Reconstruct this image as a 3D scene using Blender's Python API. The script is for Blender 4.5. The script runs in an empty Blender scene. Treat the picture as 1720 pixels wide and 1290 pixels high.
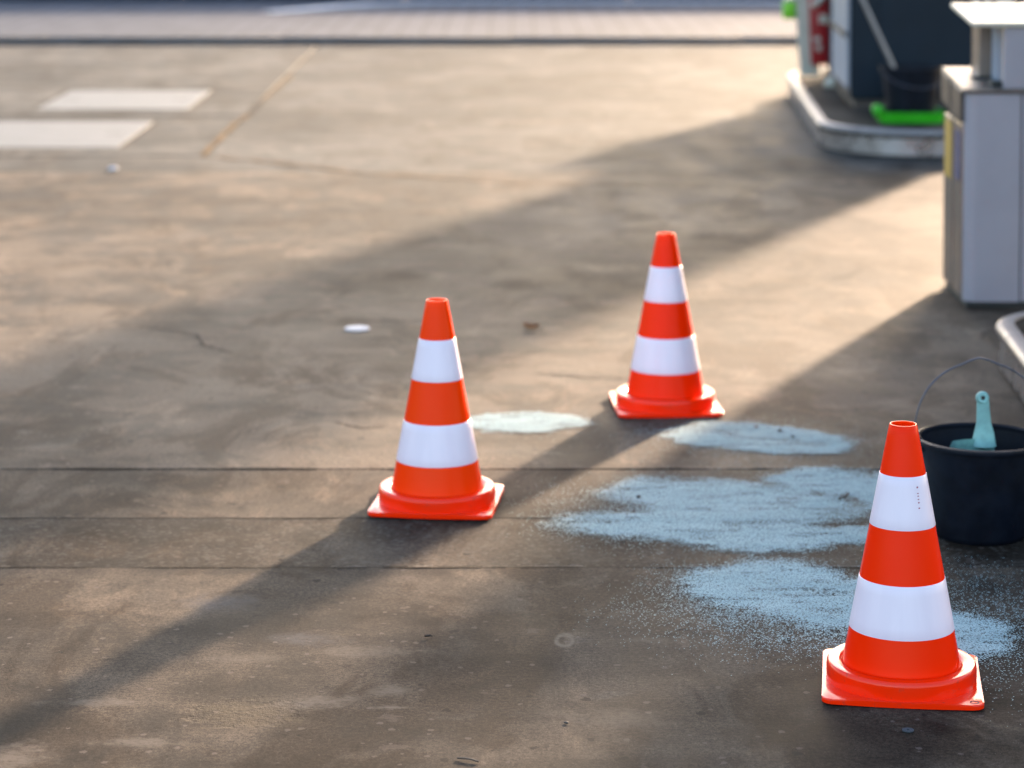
import bpy, bmesh, math, random
import numpy as np
from mathutils import Vector, Matrix, noise as mnoise

# ------------------------------------------------------------------ camera, sky, sun, exposure
R = math.radians
scene = bpy.context.scene
col = scene.collection
SUN_AZ, SUN_EL = R(24.5), R(12.0)          # azimuth from +Y towards +X, low winter sun ahead of the camera

cam_d = bpy.data.cameras.new('camera')
cam = bpy.data.objects.new('camera', cam_d); col.objects.link(cam)
cam.location = (0, 0, 1.6); cam.rotation_euler = (R(87), 0, 0)
cam_d.sensor_width = 36; cam_d.lens = 88.95; cam_d.shift_y = -0.385
cam_d.clip_start = 0.1; cam_d.clip_end = 2000
cam_d.dof.use_dof = True; cam_d.dof.focus_distance = 4.85; cam_d.dof.aperture_fstop = 3.4; cam_d.dof.aperture_blades = 0
scene.camera = cam

w = bpy.data.worlds.new('World'); scene.world = w; w.use_nodes = True
nt = w.node_tree; nt.nodes.clear()
sky = nt.nodes.new('ShaderNodeTexSky'); sky.sky_type = 'NISHITA'; sky.sun_disc = False
sky.sun_elevation = SUN_EL; sky.sun_rotation = SUN_AZ
sky.altitude = 100; sky.air_density = 1.0; sky.dust_density = 2.5; sky.ozone_density = 1.0
bg = nt.nodes.new('ShaderNodeBackground'); bg.inputs['Strength'].default_value = 0.127
wo = nt.nodes.new('ShaderNodeOutputWorld')
nt.links.new(sky.outputs[0], bg.inputs[0]); nt.links.new(bg.outputs[0], wo.inputs[0])

sl = bpy.data.lights.new('sun', 'SUN'); sun = bpy.data.objects.new('sun', sl); col.objects.link(sun)
sl.energy = 3.9; sl.angle = R(2.5); sl.color = (1.0, 0.77, 0.53)
sdir = Vector((math.sin(SUN_AZ) * math.cos(SUN_EL), math.cos(SUN_AZ) * math.cos(SUN_EL), math.sin(SUN_EL)))
sun.rotation_euler = sdir.to_track_quat('Z', 'Y').to_euler(); sun.location = (6, 14, 6)

vs = scene.view_settings
vs.view_transform = 'Standard'; vs.look = 'None'; vs.gamma = 1; vs.use_curve_mapping = False
vs.exposure = 2.65
vs.use_white_balance = True; vs.white_balance_temperature = 6500; vs.white_balance_tint = 15
scene.cycles.use_denoising = True
scene.cycles.use_adaptive_sampling = False
scene.cycles.max_bounces = 8

random.seed(4); rng = np.random.default_rng(7)

# ------------------------------------------------------------------ node helpers
class NT:
    def __init__(s, name):
        s.m = bpy.data.materials.new(name); s.m.use_nodes = True
        s.t = s.m.node_tree; s.t.nodes.clear()
        s.out = s.t.nodes.new('ShaderNodeOutputMaterial')
        s.bsdf = s.t.nodes.new('ShaderNodeBsdfPrincipled')
        s.t.links.new(s.bsdf.outputs[0], s.out.inputs[0])
    def n(s, typ, **kw):
        nd = s.t.nodes.new(typ)
        for k, v in kw.items(): setattr(nd, k, v)
        return nd
    def link(s, a, b): s.t.links.new(a, b)
    def setv(s, sock, v):
        if isinstance(v, (int, float)): sock.default_value = v
        elif isinstance(v, (tuple, list)):
            sock.default_value = tuple(v) if len(v) == len(sock.default_value) else tuple(v) + (1,)
        else: s.link(v, sock)
    def coord(s, scale=(1, 1, 1), loc=(0, 0, 0)):
        tc = s.n('ShaderNodeTexCoord'); mp = s.n('ShaderNodeMapping')
        mp.inputs['Scale'].default_value = scale; mp.inputs['Location'].default_value = loc
        s.link(tc.outputs['Object'], mp.inputs[0]); return mp.outputs[0]
    def noise(s, vec, scale, detail=4, rough=0.55, dist=0):
        nd = s.n('ShaderNodeTexNoise'); s.link(vec, nd.inputs['Vector'])
        nd.inputs['Scale'].default_value = scale; nd.inputs['Detail'].default_value = detail
        nd.inputs['Roughness'].default_value = rough; nd.inputs['Distortion'].default_value = dist
        return nd.outputs['Fac']
    def voro(s, vec, scale, feature='F1', out='Distance', rnd=1):
        nd = s.n('ShaderNodeTexVoronoi', feature=feature); s.link(vec, nd.inputs['Vector'])
        nd.inputs['Scale'].default_value = scale; nd.inputs['Randomness'].default_value = rnd
        return nd.outputs[out]
    def ramp(s, fac, a, b, lo=0.0, hi=1.0):
        nd = s.n('ShaderNodeMapRange', interpolation_type='SMOOTHSTEP'); s.setv(nd.inputs[0], fac)
        nd.inputs[1].default_value = a; nd.inputs[2].default_value = b
        nd.inputs[3].default_value = lo; nd.inputs[4].default_value = hi
        return nd.outputs[0]
    def math(s, op, a, b=0.0):
        nd = s.n('ShaderNodeMath', operation=op); s.setv(nd.inputs[0], a); s.setv(nd.inputs[1], b)
        return nd.outputs[0]
    def mix(s, fac, a, b, mode='MIX'):
        nd = s.n('ShaderNodeMix', data_type='RGBA', blend_type=mode)
        s.setv(nd.inputs[0], fac); s.setv(nd.inputs[6], a); s.setv(nd.inputs[7], b)
        return nd.outputs[2]
    def bump(s, h, strength=0.3, dist=0.002, normal=None):
        nd = s.n('ShaderNodeBump'); nd.inputs['Strength'].default_value = strength
        nd.inputs['Distance'].default_value = dist; s.link(h, nd.inputs['Height'])
        if normal is not None: s.link(normal, nd.inputs['Normal'])
        return nd.outputs[0]
    def set(s, **kw):
        for k, v in kw.items(): s.setv(s.bsdf.inputs[k.replace('_', ' ')], v)
        return s

def simple(name, color, rough=0.5, metal=0.0, var=0.12, vscale=8, bump=0.0, bscale=120, spec=0.5, coat=0.0):
    t = NT(name); v = t.coord()
    n1 = t.noise(v, vscale, 5, 0.6)
    c = t.mix(t.ramp(n1, 0.3, 0.7), tuple(x * (1 - var) for x in color), tuple(min(1, x * (1 + var)) for x in color))
    t.set(Base_Color=c, Metallic=metal, Roughness=t.ramp(t.noise(v, vscale * 2.3, 4), 0.3, 0.7, max(0.03, rough - 0.07), rough + 0.08))
    t.bsdf.inputs['Specular IOR Level'].default_value = spec
    t.bsdf.inputs['Coat Weight'].default_value = coat
    if bump: t.set(Normal=t.bump(t.noise(v, bscale, 3), bump, 0.001))
    return t.m

def concrete(name, tone=1.0, warm=1.0, coarse=0.0, feats=False, seed=0.0, spec=0.03):
    t = NT(name)
    V = t.coord(loc=(seed, seed * 1.7, 0)); VX = t.coord(scale=(1.0, 0.62, 1), loc=(seed * 2.1, 0, 0))
    VS = t.coord(scale=(0.7, 1.5, 1), loc=(seed, 3 * seed, 0))
    big = t.noise(VX, 0.9, 5, 0.6, 0.4); mid = t.noise(VX, 4.5, 6, 0.62, 0.6); streak = t.noise(VS, 3.0, 6, 0.65)
    grain = t.noise(V, 330, 3, 0.7); sand = t.noise(V, 110, 4, 0.7)
    d, l = 0.070 * tone, 0.225 * tone
    dark = (d * 1.04 * warm, d * 0.99, d * 0.93 / warm); lite = (l * 1.06 * warm, l * 0.98, l * 0.88 / warm)
    f = t.math('ADD', t.math('MULTIPLY', big, 0.45), t.math('ADD', t.math('MULTIPLY', mid, 0.35), t.math('MULTIPLY', streak, 0.28)))
    c = t.mix(t.ramp(f, 0.46, 0.63), dark, lite)
    # brown soaked patches and lighter rubbed ones, a few decimetres across
    pa = t.ramp(t.noise(t.coord(scale=(1.0, 0.5, 1), loc=(4 + seed, 9, 0)), 2.6, 9, 0.68, 0.8), 0.48, 0.58)
    c = t.mix(t.math('MULTIPLY', pa, 0.8), c, t.mix(1.0, c, (0.50, 0.46, 0.43), 'MULTIPLY'))
    pb = t.ramp(t.noise(t.coord(scale=(1.0, 0.5, 1), loc=(14 + seed, 2, 0)), 4.2, 9, 0.70, 0.6), 0.53, 0.63)
    c = t.mix(t.math('MULTIPLY', pb, 0.72), c, t.mix(1.0, c, (1.65, 1.58, 1.50), 'MULTIPLY'))
    # pale worn scuffs
    sc = t.ramp(t.noise(VS, 2.2, 8, 0.72, 1.2), 0.60, 0.74)
    sc = t.math('MULTIPLY', sc, t.ramp(t.noise(V, 1.6, 3), 0.45, 0.62))
    c = t.mix(t.math('MULTIPLY', sc, 0.75), c, (0.32 * tone, 0.285 * tone, 0.25 * tone))
    # dark oily drips and blots
    blot = t.ramp(t.noise(VX, 2.6, 4, 0.6, 0.5), 0.60, 0.72)
    c = t.mix(t.math('MULTIPLY', blot, 0.6), c, (0.055 * tone, 0.052 * tone, 0.05 * tone))
    spot = t.ramp(t.voro(t.coord(scale=(1, 0.8, 1), loc=(seed * 3, 1, 0)), 5.0), 0.02, 0.075, 1, 0)
    spot = t.math('MULTIPLY', spot, t.ramp(t.noise(V, 3.1, 2), 0.5, 0.58))
    c = t.mix(t.math('MULTIPLY', spot, 0.7), c, (0.014, 0.013, 0.012))
    # pitting: clusters of small dark pits and rubbed pale flecks
    pit = t.math('MULTIPLY', t.ramp(t.noise(V, 38, 7, 0.72), 0.56, 0.66), t.ramp(t.noise(VX, 2.3, 4, 0.6), 0.46, 0.64))
    c = t.mix(t.math('MULTIPLY', pit, 0.75), c, (0.05 * tone, 0.045 * tone, 0.042 * tone))
    fle = t.math('MULTIPLY', t.ramp(t.noise(VS, 26, 7, 0.75), 0.60, 0.70), t.ramp(t.noise(t.coord(loc=(7 + seed, 3, 0)), 1.7, 4, 0.6), 0.48, 0.64))
    c = t.mix(t.math('MULTIPLY', fle, 0.65), c, (0.40 * tone * warm, 0.35 * tone, 0.30 * tone))
    # fine aggregate speckle
    c = t.mix(1.0, c, t.mix(t.ramp(sand, 0.34, 0.66), (0.68, 0.68, 0.68), (1.38, 1.36, 1.32)), 'MULTIPLY')
    c = t.mix(1.0, c, t.mix(t.ramp(grain, 0.32, 0.68), (0.58, 0.58, 0.58), (1.5, 1.47, 1.42)), 'MULTIPLY')
    # crisp single pits and chips
    def dots(scale, rad, pick, loc, warp):
        vv = t.n('ShaderNodeVectorMath', operation='ADD'); t.link(t.coord(loc=loc), vv.inputs[0])
        nn = t.n('ShaderNodeTexNoise'); nn.inputs['Scale'].default_value = scale * 3.5; nn.inputs['Detail'].default_value = 4; t.link(V, nn.inputs['Vector'])
        s2 = t.n('ShaderNodeVectorMath', operation='SCALE'); s2.inputs['Scale'].default_value = warp / scale; t.link(nn.outputs['Color'], s2.inputs[0]); t.link(s2.outputs[0], vv.inputs[1])
        nd = t.n('ShaderNodeTexVoronoi', feature='F1'); nd.inputs['Scale'].default_value = scale; t.link(vv.outputs[0], nd.inputs['Vector'])
        sp_ = t.n('ShaderNodeSeparateColor'); t.link(nd.outputs['Color'], sp_.inputs[0])
        lim = t.math('MULTIPLY', t.ramp(sp_.outputs[0], pick, 1.0), rad)
        return t.ramp(t.math('SUBTRACT', nd.outputs['Distance'], lim), -0.03, 0.0, 1, 0)
    d1 = dots(19, 0.22, 0.72, (seed, 2, 0), 0.5); d2 = dots(11, 0.26, 0.80, (2, seed, 0), 0.9); d3 = dots(42, 0.3, 0.70, (5, seed, 0), 0.5)
    c = t.mix(t.math('MULTIPLY', d2, 0.32), c, (0.36 * tone * warm, 0.31 * tone, 0.26 * tone))
    c = t.mix(t.math('MULTIPLY', d3, 0.5), c, (0.40 * tone * warm, 0.36 * tone, 0.31 * tone))
    c = t.mix(t.math('MULTIPLY', d1, 0.75), c, (0.012, 0.011, 0.010))
    gp = t.ramp(t.voro(V, 130), 0.10, 0.2, 1, 0)
    c = t.mix(t.math('MULTIPLY', gp, t.ramp(t.noise(V, 40, 2), 0.55, 0.65, 0, 0.7)), c, (0.42 * tone, 0.38 * tone, 0.33 * tone))
    h = t.math('ADD', t.math('MULTIPLY', sand, 0.5), t.math('MULTIPLY', grain, 0.35))
    h = t.math('ADD', h, t.math('MULTIPLY', t.noise(V, 28, 4, 0.65), 0.9))
    if coarse:
        vo = t.voro(V, 95); h = t.math('ADD', h, t.math('MULTIPLY', vo, -coarse))
        c = t.mix(t.ramp(t.voro(V, 95, out='Color'), 0.62, 0.9, 0, 0.35), c, (0.105, 0.095, 0.083))
    # hairline cracks
    W = t.n('ShaderNodeVectorMath', operation='ADD'); t.link(t.coord(scale=(0.55, 0.8, 1), loc=(seed, 0, 0)), W.inputs[0])
    dn = t.n('ShaderNodeTexNoise'); dn.inputs['Scale'].default_value = 2.2; dn.inputs['Detail'].default_value = 6; t.link(V, dn.inputs['Vector'])
    sv = t.n('ShaderNodeVectorMath', operation='SCALE'); sv.inputs['Scale'].default_value = 0.45; t.link(dn.outputs['Color'], sv.inputs[0]); t.link(sv.outputs[0], W.inputs[1])
    crack = t.ramp(t.voro(W.outputs[0], 0.62, 'DISTANCE_TO_EDGE'), 0.002, 0.006, 1, 0)
    crack = t.math('MULTIPLY', crack, t.ramp(t.noise(V, 0.9, 3), 0.52, 0.60, 0, 0.0 if tone < 0.3 else 1.0))
    c = t.mix(t.math('MULTIPLY', crack, 0.7), c, (0.012, 0.011, 0.010))
    h = t.math('SUBTRACT', h, t.math('MULTIPLY', crack, 2.0))
    if feats:
        TC = t.n('ShaderNodeTexCoord'); SX = t.n('ShaderNodeSeparateXYZ'); t.link(TC.outputs['Object'], SX.inputs[0])
        wob = t.noise(V, 14, 6, 0.7); wob2 = t.noise(V, 11, 8, 0.78); brk = t.ramp(t.noise(VS, 60, 6, 0.8), 0.34, 0.52)
        def blob(x, y, rx, ry, soft=0.5, amp=1.2, nz=wob):
            a = t.math('DIVIDE', t.math('SUBTRACT', SX.outputs[0], x), rx); b = t.math('DIVIDE', t.math('SUBTRACT', SX.outputs[1], y), ry)
            q = t.math('SQRT', t.math('ADD', t.math('MULTIPLY', a, a), t.math('MULTIPLY', b, b)))
            q = t.math('ADD', q, t.math('MULTIPLY', t.math('SUBTRACT', nz, 0.5), amp * 2))
            return t.ramp(q, 1 - soft, 1.0, 1, 0)
        pale = (0.125, 0.103, 0.082); rough_c = (0.085, 0.064, 0.042)
        for (x, y, rx, ry, k, colr, amp) in [
            (-0.49, 4.655, 0.15, 0.13, 0.75, rough_c, 1.0), (-0.37, 4.72, 0.10, 0.06, 0.7, pale, 1.2),
            (-0.225, 4.69, 0.075, 0.014, 0.85, pale, 0.8), (-0.235, 4.79, 0.05, 0.05, 0.6, pale, 1.3),
            (-0.42, 5.10, 0.10, 0.07, 0.5, (0.075, 0.072, 0.075), 1.0), (-0.62, 5.37, 0.12, 0.10, 0.45, (0.075, 0.072, 0.075), 1.0),
            (-0.78, 4.72, 0.14, 0.03, 0.6, pale, 1.3), (-0.88, 4.42, 0.09, 0.09, 0.7, pale, 1.2), (-0.68, 4.50, 0.10, 0.03, 0.6, pale, 1.3),
            (0.30, 5.10, 0.09, 0.03, 0.4, pale, 1.4), (0.46, 5.28, 0.10, 0.06, 0.35, (0.06, 0.067, 0.07), 1.2), (0.18, 4.62, 0.16, 0.08, 0.35, pale, 1.5),
            (-0.30, 5.02, 0.16, 0.05, 0.4, pale, 1.5), (-0.55, 4.98, 0.12, 0.04, 0.4, pale, 1.5)]:
            c = t.mix(t.math('MULTIPLY', t.math('MULTIPLY', blob(x, y, rx, ry, 0.9, amp * 1.3, wob2), brk), k), c, colr)
        sp = blob(-0.50, 4.66, 0.13, 0.085, 0.35, 0.8)
        spn = t.noise(V, 60, 5, 0.8)
        h = t.math('ADD', h, t.math('MULTIPLY', sp, t.math('SUBTRACT', t.math('MULTIPLY', spn, 6.0), 5.0)))
        # chipped ring mark
        rg = t.math('SUBTRACT', blob(0.107, 5.10, 0.024, 0.055, 0.3, 0.35), blob(0.107, 5.10, 0.015, 0.034, 0.4, 0.35))
        c = t.mix(t.math('MULTIPLY', t.math('MULTIPLY', rg, brk), 0.8), c, (0.13, 0.11, 0.085))
    t.set(Base_Color=c, Roughness=t.ramp(mid, 0.3, 0.75, 0.62, 0.8), Normal=t.bump(h, 0.40, 0.0016))
    t.bsdf.inputs['Specular IOR Level'].default_value = spec
    return t.m

# ------------------------------------------------------------------ geometry helpers
def link(name, me, mat, parent=None, smooth=True, loc=None, rot=None):
    o = bpy.data.objects.new(name, me); col.objects.link(o)
    if mat is not None: me.materials.append(mat)
    if smooth and hasattr(me, 'shade_smooth'): me.shade_smooth()
    if parent is not None: o.parent = parent
    if loc is not None: o.location = loc
    if rot is not None: o.rotation_euler = rot
    return o
def obj(name, bm, mat, parent=None, smooth=False, loc=None, rot=None):
    me = bpy.data.meshes.new(name); bmesh.ops.recalc_face_normals(bm, faces=bm.faces); bm.to_mesh(me); bm.free()
    o = link(name, me, mat, parent, False, loc, rot)
    if smooth:
        me.shade_smooth() if smooth is True else None
        if smooth is not True:
            for p in me.polygons: p.use_smooth = True
            me.set_sharp_from_angle(angle=R(smooth))
    return o
def tag(o, label=None, cat=None, group=None, kind=None):
    if label: o['label'] = label
    if cat: o['category'] = cat
    if group: o['group'] = group
    if kind: o['kind'] = kind
    return o
def thing(name, label, cat, loc=(0, 0, 0), rz=0, group=None, kind=None):
    o = bpy.data.objects.new(name, None); col.objects.link(o); o.location = loc; o.rotation_euler = (0, 0, rz)
    o.empty_display_size = 0.1
    return tag(o, label, cat, group, kind)
def box(x0, x1, y0, y1, z0, z1, bev=0.0, seg=2, bm=None):
    nb = bmesh.new(); bmesh.ops.create_cube(nb, size=1)
    for v in nb.verts: v.co = Vector(((x0 + x1) / 2 + v.co.x * (x1 - x0), (y0 + y1) / 2 + v.co.y * (y1 - y0), (z0 + z1) / 2 + v.co.z * (z1 - z0)))
    if bev: bmesh.ops.bevel(nb, geom=nb.edges[:], offset=bev, segments=seg, affect='EDGES', profile=0.5)
    if bm is None: return nb
    me = bpy.data.meshes.new('t'); nb.to_mesh(me); nb.free(); bm.from_mesh(me); bpy.data.meshes.remove(me); return bm
def lathe(prof, seg=64, closed=False, bm=None):
    bm = bm or bmesh.new(); rings = []
    for r, z in prof:
        rings.append([bm.verts.new((r * math.cos(2 * math.pi * i / seg), r * math.sin(2 * math.pi * i / seg), z)) for i in range(seg)] if r > 1e-6 else [bm.verts.new((0, 0, z))])
    pairs = list(zip(rings, rings[1:])) + ([(rings[-1], rings[0])] if closed else [])
    for a, b in pairs:
        for i in range(seg):
            j = (i + 1) % seg
            if len(a) == 1: bm.faces.new((a[0], b[j], b[i]))
            elif len(b) == 1: bm.faces.new((a[i], a[j], b[0]))
            else: bm.faces.new((a[i], a[j], b[j], b[i]))
    return bm
def tube(pts, rad, seg=10, bm=None, caps=True):
    bm = bm or bmesh.new(); pts = [Vector(p) for p in pts]; rings = []
    rads = rad if isinstance(rad, (list, tuple)) else [rad] * len(pts)
    up = Vector((0.13, 0.21, 0.97)); prev = None
    for i, p in enumerate(pts):
        d = (pts[min(i + 1, len(pts) - 1)] - pts[max(i - 1, 0)]).normalized()
        if prev is None: a = d.cross(up if abs(d.dot(up)) < 0.95 else Vector((1, 0, 0))).normalized()
        else: a = (prev - d * prev.dot(d)).normalized()
        prev = a; b = d.cross(a)
        rings.append([bm.verts.new(p + (a * math.cos(2 * math.pi * k / seg) + b * math.sin(2 * math.pi * k / seg)) * rads[i]) for k in range(seg)])
    for r0, r1 in zip(rings, rings[1:]):
        for k in range(seg): bm.faces.new((r0[k], r0[(k + 1) % seg], r1[(k + 1) % seg], r1[k]))
    if caps: bm.faces.new(rings[0][::-1]); bm.faces.new(rings[-1])
    return bm
def rrect(cx, cy, hx, hy, r, seg=12):
    out = []
    for sx, sy, a0 in ((1, 1, 0), (-1, 1, 90), (-1, -1, 180), (1, -1, 270)):
        for k in range(seg + 1):
            a = R(a0 + 90 * k / seg); out.append((cx + sx * (hx - r) + r * math.cos(a), cy + sy * (hy - r) + r * math.sin(a)))
    return out
def prism(poly, z0, z1, bev=0.0, seg=2):
    bm = bmesh.new(); b = [bm.verts.new((x, y, z0)) for x, y in poly]; tp = [bm.verts.new((x, y, z1)) for x, y in poly]
    n = len(poly); bm.faces.new(b[::-1]); ft = bm.faces.new(tp)
    for i in range(n): bm.faces.new((b[i], b[(i + 1) % n], tp[(i + 1) % n], tp[i]))
    if bev: bmesh.ops.bevel(bm, geom=list(ft.edges), offset=bev, segments=seg, affect='EDGES', profile=0.5)
    return bm
def sweep_rr(cx, cy, hx, hy, r, prof, seg=16, closed=True):
    """profile of (offset, z) carried round a rounded rectangle"""
    bm = bmesh.new(); rings = [[bm.verts.new((x, y, z)) for x, y in rrect(cx, cy, hx + o, hy + o, r + o, seg)] for o, z in prof]
    n = len(rings[0]); prs = list(zip(rings, rings[1:])) + ([(rings[-1], rings[0])] if closed else [])
    for a, b in prs:
        for i in range(n): bm.faces.new((a[i], a[(i + 1) % n], b[(i + 1) % n], b[i]))
    return bm

# ------------------------------------------------------------------ materials
M = {}
M['slab_front'] = concrete('concrete_front', 0.265, 1.15, 0.0, True, 0.0)
M['strip_rough'] = concrete('concrete_coarse', 0.23, 1.14, 0.5, False, 3.3)
M['strip'] = concrete('concrete_strip', 0.27, 1.14, 0.0, False, 5.1)
M['slab_mid'] = concrete('concrete_mid', 0.385, 1.16, 0.0, False, 8.4, 0.05)
M['slab_far'] = concrete('concrete_far', 0.335, 0.97, 0.0, False, 11.7, 0.05)
M['slab_pad'] = concrete('concrete_pad', 0.345, 0.96, 0.0, False, 15.2, 0.05)
M['earth'] = simple('joint_filler', (0.03, 0.028, 0.026), 0.9)

def orange_plastic(name='orange_plastic', spec=0.06, g=0.024):
    t = NT(name); v = t.coord()
    n = t.noise(t.coord(scale=(1, 1, 0.25)), 30, 5, 0.6)
    c = t.mix(t.ramp(n, 0.35, 0.75, 0, 0.35), (1.0, g, 0.0), (0.99, g * 1.3, 0.0))
    dirt = t.ramp(t.noise(v, 45, 6, 0.75), 0.66 if spec < 0.2 else 0.57, 0.80 if spec < 0.2 else 0.70, 0, 0.35 if spec < 0.2 else 0.6)
    c = t.mix(dirt, c, (0.6, 0.05, 0.02) if spec < 0.2 else (0.36, 0.06, 0.03))
    t.set(Base_Color=c, Roughness=t.ramp(t.noise(v, 25, 4), 0.3, 0.7, 0.14, 0.24))
    t.bsdf.inputs['Specular IOR Level'].default_value = spec
    t.bsdf.inputs['Coat Weight'].default_value = 0.035; t.bsdf.inputs['Coat Roughness'].default_value = 0.07
    tr = t.n('ShaderNodeBsdfTranslucent'); tr.inputs[0].default_value = (1.0, 0.38, 0.0, 1)
    mx = t.n('ShaderNodeMixShader'); mx.inputs[0].default_value = 0.11
    t.link(t.bsdf.outputs[0], mx.inputs[1]); t.link(tr.outputs[0], mx.inputs[2]); t.link(mx.outputs[0], t.out.inputs[0])
    return t.m
M['orange'] = orange_plastic(); M['orange_gloss'] = orange_plastic('orange_base_plastic', 0.3); M['sunlit_orange'] = orange_plastic('sunlit_orange_plastic', 0.06, 0.042)  # last material: glow of sun through the plastic painted into its base colour
def band_mat():
    t = NT('reflective_white_film'); v = t.coord()
    vs_ = t.n('ShaderNodeTexVoronoi', feature='DISTANCE_TO_EDGE'); t.link(v, vs_.inputs['Vector']); vs_.inputs['Scale'].default_value = 260
    n = t.noise(t.coord(scale=(1, 1, 0.12)), 22, 4)
    c = t.mix(t.ramp(n, 0.3, 0.7), (0.70, 0.60, 0.67), (0.75, 0.645, 0.71))
    dirt = t.ramp(t.noise(v, 80, 6, 0.8), 0.72, 0.82, 0, 0.5)
    c = t.mix(dirt, c, (0.45, 0.40, 0.40))
    t.set(Base_Color=c, Roughness=0.32, Normal=t.bump(t.math('ADD', vs_.outputs[0], t.math('MULTIPLY', t.noise(t.coord(scale=(1, 1, 0.08)), 38, 3), 6.0)), 0.10, 0.0005))
    return t.m
M['band'] = band_mat()
M['black_plastic'] = simple('black_plastic', (0.004, 0.006, 0.011), 0.45, 0, 0.3, 14, 0.15, 160, 0.16)
M['teal_plastic'] = simple('teal_plastic', (0.17, 0.37, 0.345), 0.5, 0, 0.18, 26, 0.1, 200)
M['wire'] = simple('wire_steel', (0.10, 0.10, 0.12), 0.4, 0.8)
M['green'] = simple('lime_green_plastic', (0.012, 0.32, 0.003), 0.4, 0, 0.06)
M['green2'] = simple('lime_green_rubber', (0.15, 0.48, 0.012), 0.5, 0, 0.06)
M['navy'] = simple('navy_enamel', (0.006, 0.013, 0.021), 0.42, 0, 0.12, 3, 0.03, 60, 0.16)
M['grey_enamel'] = simple('grey_enamel', (0.25, 0.25, 0.285), 0.42, 0.0, 0.05, 4, 0.03, 90)
M['grey_blue'] = simple('blue_grey_enamel', (0.20, 0.25, 0.32), 0.4, 0.0, 0.05, 4)
M['white_enamel'] = simple('white_enamel', (0.42, 0.42, 0.35), 0.45, 0, 0.05)
M['red'] = simple('red_enamel', (0.30, 0.008, 0.01), 0.4, 0, 0.15)
M['taupe'] = simple('brushed_taupe_steel', (0.15, 0.135, 0.125), 0.36, 0.55, 0.10, 6)
M['dark_taupe'] = simple('dark_taupe_plastic', (0.045, 0.037, 0.033), 0.5, 0, 0.1)
M['dark_gap'] = simple('dark_trim_and_gap_shade', (0.012, 0.016, 0.016), 0.6)
M['print_red'] = simple('faded_red_print', (0.35, 0.08, 0.12), 0.5)
M['yellow'] = simple('yellow_sticker', (0.42, 0.27, 0.04), 0.45)
M['blue'] = simple('blue_sticker', (0.03, 0.045, 0.13), 0.45)
M['steel'] = simple('brushed_stainless', (0.34, 0.34, 0.38), 0.30, 1.0, 0.03, 5, 0.02, 40)
M['rail'] = simple('worn_stainless_rail', (0.24, 0.225, 0.22), 0.48, 0.8, 0.10, 12, 0.08, 80)
M['island_top'] = concrete('island_screed', 0.22, 1.05, 0.3, False, 21.0)
M['plate_steel'] = None
M['leaf'] = simple('dry_leaf', (0.30, 0.17, 0.08), 0.7, 0, 0.3, 60)
M['twig'] = simple('twig_bark', (0.05, 0.04, 0.032), 0.8, 0, 0.3, 60)
M['white_paint'] = simple('white_paint', (0.52, 0.50, 0.50), 0.6, 0, 0.08, 30, spec=0.1)
M['sealant'] = simple('ochre_sealant', (0.10, 0.058, 0.022), 0.8, 0, 0.3, 6, spec=0.04)
M['chipped'] = simple('chipped_pale_edge', (0.10, 0.083, 0.066), 0.85, 0, 0.5, 40, spec=0.04)
M['tar'] = simple('dark_joint_sealant', (0.022, 0.02, 0.018), 0.8, 0, 0.3, 6, spec=0.04)

def plate_mat():
    t = NT('galvanised_tread_plate'); v = t.coord()
    wv = t.n('ShaderNodeTexWave', wave_type='BANDS', bands_direction='DIAGONAL'); t.link(v, wv.inputs['Vector']); wv.inputs['Scale'].default_value = 5.5
    n = t.noise(v, 4, 8, 0.75)
    t.set(Base_Color=t.mix(t.ramp(n, 0.40, 0.60), (0.04, 0.039, 0.039), (0.105, 0.105, 0.108)), Metallic=0.0, Specular_IOR_Level=0.12, Roughness=t.ramp(n, 0.3, 0.7, 0.42, 0.58),
          Normal=t.bump(t.math('ADD', wv.outputs['Fac'], t.noise(v, 90, 3)), 0.35, 0.004))
    return t.m
M['plate_steel'] = plate_mat()
def paver_mat():
    t = NT('grey_block_paving'); v = t.coord()
    br = t.n('ShaderNodeTexBrick'); t.link(v, br.inputs['Vector']); br.offset = 0.0; br.inputs['Scale'].default_value = 1
    br.inputs['Brick Width'].default_value = 0.2; br.inputs['Row Height'].default_value = 0.4; br.inputs['Mortar Size'].default_value = 0.010
    br.inputs['Color1'].default_value = (0.055, 0.062, 0.080, 1); br.inputs['Color2'].default_value = (0.075, 0.083, 0.104, 1); br.inputs['Mortar'].default_value = (0.02, 0.02, 0.023, 1)
    n = t.noise(t.coord(scale=(0.3, 1.5, 1)), 2.0, 5)
    c = t.mix(t.ramp(n, 0.3, 0.7, 0, 0.5), br.outputs['Color'], t.mix(1.0, br.outputs['Color'], (0.65, 0.66, 0.7), 'MULTIPLY'))
    t.bsdf.inputs['Specular IOR Level'].default_value = 0.05
    t.set(Base_Color=c, Roughness=0.7, Normal=t.bump(t.math('ADD', t.noise(v, 120, 3), br.outputs['Fac']), -0.25, 0.002))
    return t.m
M['paver'] = paver_mat()
M['asphalt'] = simple('asphalt', (0.025, 0.026, 0.03), 0.75, 0, 0.2, 3, 0.4, 150)
M['kerbstone'] = simple('kerbstone', (0.05, 0.058, 0.066), 0.8, 0, 0.15, 5, 0.2, 90, spec=0.08)
M['wall_dark'] = simple('dark_painted_wall', (0.012, 0.018, 0.024), 0.7, 0, 0.2, 2, 0.2, 40)

# ------------------------------------------------------------------ ground: base sheet, slabs, joints
bm = bmesh.new(); bmesh.ops.create_grid(bm, x_segments=1, y_segments=1, size=900)
for v in bm.verts: v.co.z = -0.03
tag(obj('ground', bm, M['asphalt']), kind='structure')

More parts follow.
